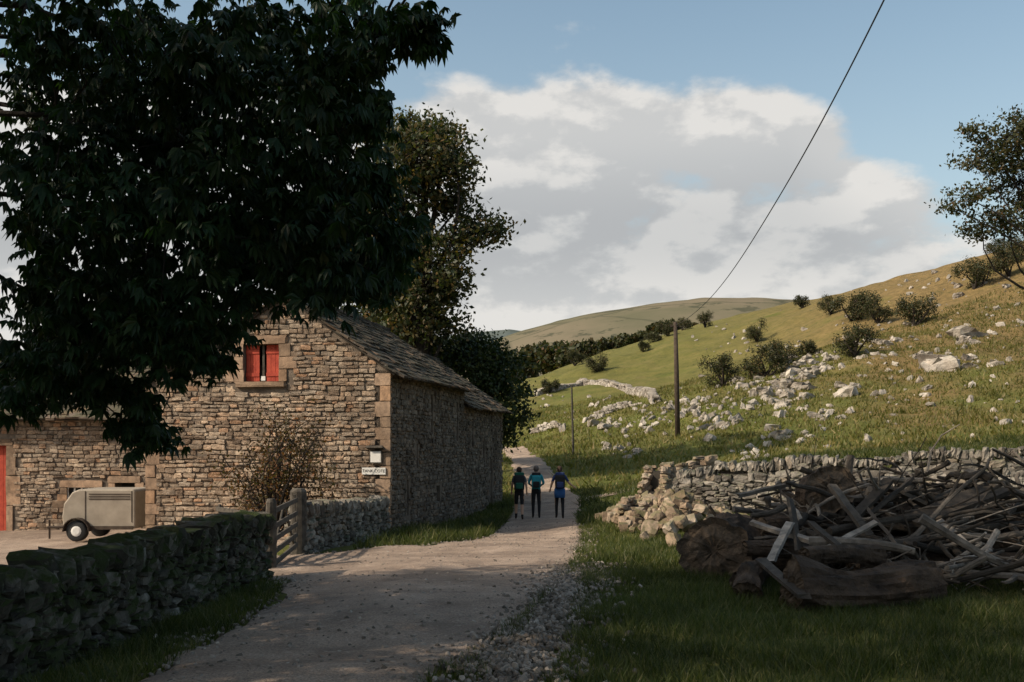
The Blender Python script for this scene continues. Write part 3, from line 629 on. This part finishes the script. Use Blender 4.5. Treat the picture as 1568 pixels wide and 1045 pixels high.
# ---------------------------------------------------------------- gate
def gate():
    a=np.array([-4.3,19.9,0]); b_=np.array([-3.98,16.6,0]); d=(b_-a); Lg=np.linalg.norm(d); d/=Lg; nr=np.cross(d,UP); g0=Hs(-4.2,18)
    E=empty('wooden_gate',(a[0],a[1],g0)); pb=PB(); axg=np.array([d,UP,nr])
    for z in (.13,.33,.54,.76,1.02): pb.box(a+d*Lg/2+UP*(g0+z),axg,(Lg/2,.045,.018))
    for x in (.05,Lg-.05): pb.box(a+d*x+UP*(g0+.58)+nr*.04,axg,(.05,.55,.025))
    for x0,x1 in ((.1,Lg/2),(Lg-.1,Lg/2)):
        p=a+d*x0+UP*(g0+.15)+nr*.045; q=a+d*x1+UP*(g0+1.03)+nr*.045; v=q-p; l_=np.linalg.norm(v); v/=l_; pb.box((p+q)/2,np.array([v,np.cross(nr,v),nr]),(l_/2,.04,.015))
    pb.make('bars',M['wood'],E,bevel=.004)
    for nm,p,s_ in (('gate_post',a-d*.25,.17),('gate_post',b_+d*.25,.09),):
        E2=empty(nm,(p[0],p[1],g0)); pb=PB(); pb.tube([p+UP*(g0-.2),p+UP*(g0+.7),p+UP*(g0+1.18),p+UP*(g0+1.24)],[s_,s_,s_*.95,s_*.7],10,noise=.04); pb.make('post',M['wood'],E2)
    a2=np.array([-4.2,16.0,0]); E=empty('wooden_gate',(a2[0],a2[1],g0)); d=np.array([-.55,.83,0]); nr=np.cross(d,UP); axg=np.array([d,UP,nr]); pb=PB()
    for z in (.13,.33,.54,.76,1.0): pb.box(a2+d*.9+UP*(g0+z),axg,(.9,.04,.018))
    for x in (.05,1.75): pb.box(a2+d*x+UP*(g0+.55)+nr*.04,axg,(.04,.53,.02))
    p=a2+d*.1+UP*(g0+.15)+nr*.045; q=a2+d*1.7+UP*(g0+1.0)+nr*.045; v=q-p; l_=np.linalg.norm(v); v/=l_; pb.box((p+q)/2,np.array([v,np.cross(nr,v),nr]),(l_/2,.04,.015))
    pb.make('bars',M['wood'],E,bevel=.004)
gate()
# ---------------------------------------------------------------- poles + wire
x,y=P(1038,690,62)[0],62.; z=Hs(x,y); E=empty('telegraph_pole',(x,y,z)); pb=PB(); pb.tube([(x,y,z-.5),(x-.08,y,z+4),(x-.16,y,9.3)],[.17,.15,.12],12); pb.make('pole_shaft',M['pole'],E,True)
pb=PB(); pb.tube([(x-.45,y,9.0),(x+.15,y,9.0)],[.04,.04],6); pb.tube([(x-.4,y,9.0),(x-.4,y,9.15)],[.03,.05],6); pb.tube([(x+.1,y,9.0),(x+.1,y,9.15)],[.03,.05],6); pb.make('cross_arm',M['pole'],E)
g_=ground_at(878,697,45); x2,y2,z2=g_; E=empty('telegraph_pole',tuple(g_)); pb=PB(); hgt=(697-592)/F*y2; pb.tube([(x2,y2,z2-.3),(x2-.1,y2,z2+hgt)],[.07,.05],8); pb.make('pole_shaft',M['wood'],E)
cu=bpy.data.curves.new('overhead_wire','CURVE'); cu.dimensions='3D'; cu.bevel_depth=.013; cu.materials.append(M['wire']); s_=cu.splines.new('NURBS')
wp=[(x-.1,y,9.1),(8.9,50,8.0),(7.9,38,7.45),(6.6,26,7.5),(5.95,19,7.85),(5.45,13,8.65),(5.0,7,9.9),(4.5,0,11.6)]
s_.points.add(len(wp)-1)
for q,p in zip(s_.points,wp): q.co=(*p,1)
s_.use_endpoint_u=True; s_.order_u=4; s_.resolution_u=12; put('overhead_wire',cu)
# ---------------------------------------------------------------- log pile
def logpile():
    E=empty('log_pile',(4.6,13,0)); bark=PB(); cut=PB(); dead=PB()
    def log(p0,p1,r0,r1,nn=30,rough=.16):
        p0=np.array(p0,float);p1=np.array(p1,float); k_=20; q=bend(p0,p1,k_,.04); rr=[(r0+(r1-r0)*t)*(1+.08*math.sin(t*9+r0*50)) for t in np.linspace(0,1,k_)]
        b0=len(bark.v); bark.tube(q,rr,nn,cap=False,rough=rough)
        for e,ring0 in ((q[0],b0),(q[-1],b0+(k_-1)*nn)):
            f=(q[0]-q[1]) if ring0==b0 else (q[-1]-q[-2]); f=f/np.linalg.norm(f)
            ring=[np.array(v_) for v_ in bark.v[ring0:ring0+nn]]; c0=len(cut.v)
            for s_,o_ in ((1.0,0.),(.8,-.03),(.45,.01),(.12,-.05)):
                for v_ in ring: cut.v.append(tuple(e+(v_-e)*s_+f*(o_+random.uniform(-.02,.02))))
            for l_ in range(3):
                for j in range(nn): j2=(j+1)%nn; cut.f.append((c0+l_*nn+j,c0+l_*nn+j2,c0+(l_+1)*nn+j2,c0+(l_+1)*nn+j))
            cut.f.append(tuple(c0+3*nn+j for j in range(nn)))
    log((2.62,13.0,.30),(3.3,14.4,.32),.42,.38,34,.17)
    log((2.95,10.5,.16),(4.6,10.9,.2),.27,.22,34,.28)
    log((3.2,10.9,.48),(4.2,11.5,.40),.10,.13)
    log((2.7,11.5,.1),(3.3,12.9,.18),.17,.13)
    log((4.35,13.6,1.08),(4.9,15.4,.75),.36,.32,34,.12)
    log((4.0,14.6,.3),(6.4,15.2,.3),.33,.3); log((4.4,13.8,.25),(6.8,14.2,.3),.3,.25); log((5.0,14.4,.75),(7.8,15.0,.65),.26,.18)
    log((6.5,14.8,.25),(9.0,15.0,.3),.3,.28); log((3.3,12.9,.2),(5.6,13.1,.25),.24,.17); log((4.2,12.2,.15),(6.9,12.6,.2),.17,.12)
    log((3.4,13.6,.55),(5.2,13.9,.62),.2,.15); log((2.85,12.2,.42),(4.5,12.6,.3),.10,.07); log((2.6,11.0,.05),(2.72,11.3,.28),.15,.13)
    bark.make('logs',M['logbark'],E); cut.make('log_ends',M['cut'],E)
    def hpile(x,y): return max(0.05,1.2*math.exp(-((x-5.4)/2.4)**2-((y-14.0)/1.9)**2)+.5*math.exp(-((x-7.8)/2)**2-((y-13.5)/1.6)**2))
    for _ in range(400):
        x_=random.uniform(3.6,9.5); y_=random.uniform(11.2,15.6); z_=hpile(x_,y_)*random.uniform(.4,1.15)+Hs(x_,y_)+.04
        th=random.gauss(0.1,.75)+(math.pi if random.random()<.5 else 0); el=random.gauss(0,.38); l_=random.uniform(.4,2.0); d=np.array([math.cos(th)*math.cos(el),math.sin(th)*math.cos(el)*.8,math.sin(el)])
        c_=np.array([x_,y_,z_]); r=random.choice((.01,.014,.02,.025,.04,.06)); q=bend(c_-d*l_/2,c_+d*l_/2,8,.06)
        q=[a_+R.normal(size=3)*r*.6 for a_ in q]
        q=[np.array([a_[0],a_[1],max(a_[2],Hs(a_[0],a_[1])+r)]) for a_ in q]
        if min(a_[1] for a_ in q)<10.4: continue
        dead.tube(q,list(np.linspace(r,r*.4,8)),7,noise=.15)
        for _k in range(2):
            if random.random()<.4: j=random.choice((3,4,5)); e=q[j]+R.normal(size=3)*.25+UP*.12; dead.tube(bend(q[j],e,4,.15),[r*.6,r*.45,r*.3,r*.15],5,noise=.1)
    def plank(p,q,wd,t):
        p=np.array(p,float);q=np.array(q,float); v=q-p; l_=np.linalg.norm(v); v/=l_; s_=np.cross(v,UP+R.normal(size=3)*.4); s_/=np.linalg.norm(s_); u_=np.cross(v,s_)
        k_=6; b0=len(dead.v)
        for i_ in range(k_):
            c_=p+(q-p)*i_/(k_-1)+u_*random.uniform(-.008,.008); w1=wd/2*random.uniform(.88,1.05)
            for a1,a2 in ((-1,-1),(1,-1),(1,1),(-1,1)): dead.v.append(tuple(c_+s_*a1*w1+u_*a2*t/2+v*(random.uniform(-.04,.04) if i_ in (0,k_-1) else 0)))
        for i_ in range(k_-1):
            for j in range(4): j2=(j+1)%4; dead.f.append((b0+i_*4+j,b0+i_*4+j2,b0+(i_+1)*4+j2,b0+(i_+1)*4+j))
        dead.f.append((b0+3,b0+2,b0+1,b0)); e=b0+(k_-1)*4; dead.f.append((e,e+1,e+2,e+3))
    px=P
    for a_,b_,w_,t_ in [(px(1165,858,11.3),px(1232,915,10.2),.13,.04),(px(1300,800,12.4),px(1362,735,13.0),.14,.05),(px(1275,745,12.8),px(1330,820,12.0),.12,.05),(px(1395,800,12.8),px(1535,745,13.2),.4,.06),(px(1410,770,13.6),px(1500,735,14.2),.3,.05),(px(1150,800,12.8),px(1260,835,11.8),.09,.05),(px(1210,800,12.3),px(1180,860,11.6),.1,.05),
        (px(1300,765,13.0),px(1420,762,13.6),.1,.06),(px(1335,735,13.2),px(1420,775,13.2),.1,.05),(px(1240,800,12.0),px(1300,850,11.3),.08,.04),(px(1130,760,13.8),px(1215,740,14.2),.06,.05),(px(1210,765,12.8),px(1225,850,11.8),.12,.04),(px(1330,780,12.6),px(1385,850,11.5),.12,.04),(px(1440,800,12.6),px(1510,860,11.6),.09,.04),(px(1250,850,11.4),px(1340,800,12),.08,.03),(px(1480,720,13.4),px(1568,760,13.0),.12,.05),(px(1395,735,13.2),px(1330,790,12.6),.1,.04)]: plank(a_,b_,w_,t_)
    for a_,b_,r in [(px(1420,815,12.5),px(1575,800,13.5),.055),(px(1400,835,12),px(1590,835,12.6),.05),(px(1310,835,11.8),px(1480,812,12.6),.06),(px(1200,775,13.2),px(1150,790,13),.05),(px(1450,870,11.2),px(1600,815,13),.03),(px(1303,697,13.8),px(1306,790,13.6),.05),(px(1395,735,14.4),px(1402,790,14.0),.05),(px(1240,830,11.8),px(1400,845,11.4),.07),(px(1270,815,12.2),px(1440,790,13),.06),(px(1345,970,9.4),px(1440,955,9.9),.03)]:
        dead.tube(bend(a_,b_,7,.04),list(np.linspace(r,r*.6,7)),8,noise=.12)
    dead.make('branches_and_planks',M['deadwood'],E)
logpile()
# ---------------------------------------------------------------- livestock trailer
def trailer():
    Yt=29.5; g0=Hs(-11.8,Yt); x0,x1=P(112,0,Yt)[0],P(222,0,Yt)[0]; E=empty('livestock_trailer',((x0+x1)/2,Yt,g0))
    body=simple('trailer_aluminium',(.26,.22,.175),(.36,.31,.25),3,.6,.1,metal=.1); zb=g0+.36; zt=g0+1.5; L0=x1-x0
    prof=[(x0+.04,zb),(x0,zb+.35),(x0+.05,zb+.72),(x0+.3,zt-.08),(x0+.5,zt),(x1-.06,zt),(x1,zt-.06),(x1,zb)]
    pb=PB(); pb.prism([np.array([a_,Yt-.75,c_]) for a_,c_ in prof],np.array([0,1.5,0])); pb.make('body',body,E,bevel=.05)
    pb=PB(); I=np.eye(3)
    for j in range(3): pb.box((x1-L0*.35,Yt-.757,zt-.14-.07*j),I,(L0*.28,.006,.014))
    pb.box((x1-L0*.68,Yt-.757,zt-.5),I,(.009,.006,.45)); pb.box((x1-L0*.05,Yt-.757,zt-.5),I,(.009,.006,.45))
    pb.make('vents_and_seams',M['pole'],E)
    pb=PB(); xw=x0+.48
    for yy in (-.8,.8): pb.tube([(xw,Yt+yy-.1,g0+.3),(xw,Yt+yy-.08,g0+.3),(xw,Yt+yy+.08,g0+.3),(xw,Yt+yy+.1,g0+.3)],[.24,.3,.3,.24],20)
    pb.make('wheels',M['wire'],E,True)
    pb=PB(); pb.tube([(xw,Yt-.915,g0+.3),(xw,Yt-.9,g0+.3)],[.1,.15],14); pb.make('hub',M['white'],E)
    pb=PB()
    for j in range(10):
        t=math.pi*(j+.5)/10; p=np.array([xw+.37*math.cos(t),Yt-.83,g0+.3+.37*math.sin(t)]); pb.box(p,np.array([[-math.sin(t),0,math.cos(t)],[0,1.,0],[math.cos(t),0,math.sin(t)]]),(.065,.12,.012))
    pb.box(((x0+x1)/2,Yt-.762,zb+.03),I,(L0/2-.06,.02,.05)); pb.tube([(x0+.1,Yt,zb),(x0-.5,Yt,zb-.02),(x0-.75,Yt,zb-.02)],[.05,.04,.04],8); pb.tube([(x0-.7,Yt,g0),(x0-.7,Yt,zb+.2)],[.03,.03],8)
    pb.make('mudguard_and_drawbar',M['pole'],E)
trailer()
# ---------------------------------------------------------------- hikers
skin=simple('skin',(.42,.25,.17),(.48,.29,.2),4,.6,0)
def cm(n_,c_): return simple(n_,tuple(x*.8 for x in c_),tuple(c_),10,.85,.2,40,.005)
def hiker(x,y,S,cl,stride,arms,hair,shorts=False,longhair=False,yaw=0):
    g0=Hs(x,y)+.035; E=empty('hiker',(x,y,g0)); f=stride
    vs=[(0,0,.96),(0,.015,1.12),(0,.03,1.33),(0,.03,1.45),(0,.035,1.53),(0,.05,1.62),(0,.045,1.70),
        (-.09,0,.90),(-.10,.5*f,.50),(-.10,.62*f-.05,.10),(-.11,.62*f+.10,.045),
        (.09,0,.90),(.10,-.22*f,.50),(.10,-.75*f,.13 if f>.1 else .10),(.11,-.75*f+.14,.045),
        (-.17,.02,1.42),arms[0][0],arms[0][1],(.17,.02,1.42),arms[1][0],arms[1][1]]
    rad=[(.145,.115),(.125,.095),(.15,.105),(.085,.07),(.052,.052),(.078,.095),(.062,.075),(.092,.095),(.062,.062),(.042,.042),(.045,.035),(.092,.095),(.062,.062),(.042,.042),(.045,.035),(.062,.062),(.043,.043),(.027,.027),(.062,.062),(.043,.043),(.027,.027)]
    ed=[(0,1),(1,2),(2,3),(3,4),(4,5),(5,6),(0,7),(7,8),(8,9),(9,10),(0,11),(11,12),(12,13),(13,14),(3,15),(15,16),(16,17),(3,18),(18,19),(19,20)]
    me=bpy.data.meshes.new('tmp'); me.from_pydata(vs,ed,[]); o=bpy.data.objects.new('tmp',me); sc.collection.objects.link(o)
    md=o.modifiers.new('s','SKIN'); md.use_smooth_shade=True
    for i_,r in enumerate(rad): me.skin_vertices[0].data[i_].radius=r
    for i_ in range(len(vs)): me.skin_vertices[0].data[i_].use_root=(i_==0)
    sd=o.modifiers.new('d','SUBSURF'); sd.levels=2; sd.render_levels=2
    dg=bpy.context.evaluated_depsgraph_get(); dg.update(); bm=bpy.data.meshes.new_from_object(o.evaluated_get(dg)); bpy.data.objects.remove(o)
    bm.materials.clear()
    for m_ in (skin,cl['top'],cl['legs'],hair,cl['boots']): bm.materials.append(m_)
    for p in bm.polygons:
        c_=p.center; p.use_smooth=True
        z=c_.z; ax_=abs(c_.x)
        if z>1.49: k_=3 if (z>1.66 or (c_.y<.07 and z>1.55)) else 0
        elif ax_>.15 and z<1.47 : k_=1 if (z>cl.get('sleeve',1.2)) else 0
        elif z<.13: k_=4
        elif z<.98: k_=(0 if (shorts and .2<z<.52) else 2)
        else: k_=1
        p.material_index=k_
    def place(o_): 
        o_.scale=(S,S,S); o_.location=(x,y,g0); o_.rotation_euler=(0,0,yaw); bpy.context.view_layer.update(); o_.parent=E; o_.matrix_parent_inverse=E.matrix_world.inverted()
    place(put('body',bm))
    pb=PB(); pb.tube([(0,.13,1.625),(0,.165,1.6),(0,.15,1.59)],[.008,.014,.01],6)
    for s_ in (-1,1): pb.tube([(s_*.078,.045,1.65),(s_*.092,.035,1.63),(s_*.085,.04,1.59)],[.01,.018,.008],6)
    for sd_,(el,wr) in zip((-1,1),arms):
        wr=np.array(wr);el=np.array(el); d=(wr-el)/np.linalg.norm(wr-el); fw=np.array([0,1.,0]); fw=fw-d*fw.dot(d); fw/=np.linalg.norm(fw); inn=np.cross(d,fw)
        pb.tube([wr-d*.01,wr+d*.03,wr+d*.07,wr+d*.095],[.022,.033,.036,.028],8)
        for k_,(o_,l_) in enumerate(((.027,.065),(.01,.075),(-.008,.07),(-.025,.055))):
            b0=wr+d*.085+fw*o_; pb.tube([b0,b0+d*l_*.5+inn*.004*sd_,b0+d*l_*.85+inn*.02*sd_],[.0095,.009,.006],6)
        pb.tube([wr+d*.03+fw*.025,wr+d*.055+fw*.05,wr+d*.085+fw*.055],[.013,.011,.008],6)
    place(pb.make('hands_and_face',skin,None,True))
    pb=PB()
    for s_ in (-1,1): pb.tube([(s_*.032,.142,1.638),(s_*.032,.148,1.638)],[.011,.006],6)
    pb.tube([(-.025,.138,1.565),(0,.145,1.563),(.025,.138,1.565)],[.004,.006,.004],5)
    place(pb.make('eyes_and_mouth',M['dark']))
    hv,hf_=template(5,.85); hv=hv/1.25
    Vh=hv*np.array([.092,.108,.10])+np.array([0,.03,1.665]); place(npmesh('hair',Vh,hf_,hair,None,True))
    if longhair: Vh=hv*np.array([.05,.04,.16])+np.array([0,-.075,1.54]); place(npmesh('ponytail',Vh,hf_,hair,None,True))
    bv,bf=template(5,.25)
    place(npmesh('backpack',bv*np.array(cl['packsize'])+np.array([0,-.19,1.25]),bf,cl['pack'],None,True))
    place(npmesh('backpack_lid',bv*np.array([cl['packsize'][0]*.92,cl['packsize'][1]*.95,.06])+np.array([0,-.18,1.25+cl['packsize'][2]+.02]),bf,cl['pack2'],None,True))
    place(npmesh('backpack_pocket',bv*np.array([cl['packsize'][0]*.7,.045,.1])+np.array([0,-.19-cl['packsize'][1],1.14]),bf,cl['pack2'],None,True))
    pb=PB()
    for s_ in (-1,1): pb.tube([(s_*.1,-.1,1.4),(s_*.11,-.02,1.515),(s_*.11,.11,1.45),(s_*.12,.13,1.25),(s_*.13,-.08,1.08)],[.02]*5,6)
    place(pb.make('backpack_straps',cl['pack2'],None,True))
    if cl.get('waist'):
        pb=PB(); pb.tube([(0,0,1.04),(0,0,.98),(0,-.01,.85),(0,-.02,.70)],[.16,.185,.19,.17],14,noise=.04); place(pb.make('tied_jacket',cl['waist'],None,True))
hr=cm('hair_brown',(.05,.03,.02)); hg=cm('hair_grey',(.12,.1,.09)); bk=cm('black_cloth',(.02,.02,.022)); bt=cm('boots_leather',(.05,.035,.025))
teal=cm('teal_cloth',(.03,.26,.31)); navy=cm('navy_cloth',(.03,.05,.14)); grn=cm('dark_green_cloth',(.015,.09,.06)); gry=cm('grey_cloth',(.07,.075,.085)); blue=cm('blue_cloth',(.03,.10,.28))
da=lambda s_,sw:((s_*.235,-.02+sw*.3,1.15),(s_*.25,.06+sw,.93))
hiker(P(795,0,33)[0],33.0,1.0,dict(top=gry,legs=bk,boots=bt,pack=bk,pack2=grn,packsize=(.17,.11,.25),sleeve=1.25),.3,(da(-1,.1),da(1,-.1)),hr,shorts=True)
hiker(P(821,0,33.6)[0],33.6,1.02,dict(top=teal,legs=bk,boots=bk,pack=teal,pack2=bk,packsize=(.15,.09,.2),sleeve=1.1),.08,(((-.25,-.03,1.17),(-.17,.12,1.1)),((.25,-.03,1.17),(.17,.12,1.1))),hg)
hiker(P(857,0,33.0)[0],33.0,1.0,dict(top=navy,legs=bk,boots=bt,pack=bk,pack2=navy,packsize=(.16,.1,.22),sleeve=1.25,waist=blue),.2,(((-.26,-.03,1.18),(-.3,.06,1.0)),((.3,-.02,1.2),(.46,.05,1.08))),hr,longhair=True)
# ---------------------------------------------------------------- light
se=math.radians(37); hx,hy=-.93,-.367; s_=Vector((hx*math.cos(se),hy*math.cos(se),math.sin(se)))
ld=bpy.data.lights.new('sun','SUN'); ld.energy=5.0; ld.angle=math.radians(.5); ld.color=(1,.87,.70)
lo=bpy.data.objects.new('sun',ld); sc.collection.objects.link(lo); lo.rotation_euler=s_.to_track_quat('Z','Y').to_euler(); lo.location=(-30,-10,30)
wd=bpy.data.worlds.new('World'); sc.world=wd; wd.use_nodes=True; t=wd.node_tree; t.nodes.clear(); w=NT(t)
out=w.n('ShaderNodeOutputWorld'); bg=w.n('ShaderNodeBackground'); w.l(bg.outputs[0],out.inputs[0])
sky=w.n('ShaderNodeTexSky'); sky.sky_type='NISHITA'; sky.sun_disc=False; sky.sun_elevation=se; sky.sun_rotation=math.atan2(hx,hy); sky.ozone_density=1.0; sky.dust_density=2.0
bg.inputs[1].default_value=.115
tc=w.n('ShaderNodeTexCoord'); sp=w.n('ShaderNodeSeparateXYZ'); w.l(tc.outputs['Generated'],sp.inputs[0])
az=w.m('ARCTAN2',sp.outputs[0],sp.outputs[1]); el=w.m('ARCSINE',sp.outputs[2])
def cvec(da_,de,sx,sy):
    c_=w.n('ShaderNodeCombineXYZ'); w.l(w.m('MULTIPLY',w.m('ADD',az,da_),sx),c_.inputs[0]); w.l(w.m('MULTIPLY',w.m('ADD',el,de),sy),c_.inputs[1]); c_.inputs[2].default_value=8.3; return c_.outputs[0]
n1=w.noise(cvec(0,0,1,1.8),5.0,9,.56); n2=w.noise(cvec(-.012,.018,1,1.8),5.0,9,.56)
eltop=w.m('SUBTRACT',.33,w.m('MULTIPLY',w.m('MAXIMUM',w.m('SUBTRACT',az,.27),0.),.7))
dlt=w.m('SUBTRACT',eltop,el)
body=w.mr(dlt,-.05,.05)
dens=w.m('ADD',n1,w.m('MULTIPLY',body,.45))
dens=w.m('SUBTRACT',dens,w.m('MULTIPLY',w.mr(az,.3,.5),.10))
alpha=w.mr(dens,.66,.80)
lit=w.mr(w.m('SUBTRACT',n1,n2),-.05,.05)
midg=w.m('MULTIPLY',w.mr(el,.12,.2),w.mr(dlt,.02,.12))
br=w.m('SUBTRACT',w.m('MULTIPLY_ADD',lit,.45,.62),w.m('MULTIPLY',midg,.40))
cc_=w.ramp(br,[(0,(3.4,3.5,3.65)),(.5,(4.8,4.85,4.85)),(1,(6.8,6.6,6.3))])
skyc=w.mix(1.0,sky.outputs[0],(1.75,1.7,1.42),'MULTIPLY')
skyc=w.mix(w.mr(el,.45,-.05,0,.75),skyc,(4.4,5.0,5.3))
w.l(w.mix(w.m('MULTIPLY',alpha,.95),skyc,cc_),bg.inputs[0])
# ---------------------------------------------------------------- camera
cd=bpy.data.cameras.new('camera'); cd.sensor_width=36; cd.lens=F/1568*36; cd.shift_y=(HV-522.5)/1568; cd.clip_end=6000; cd.clip_start=.1
co=bpy.data.objects.new('camera',cd); sc.collection.objects.link(co); co.location=(0,0,EYE); co.rotation_euler=(math.pi/2,0,0); sc.camera=co
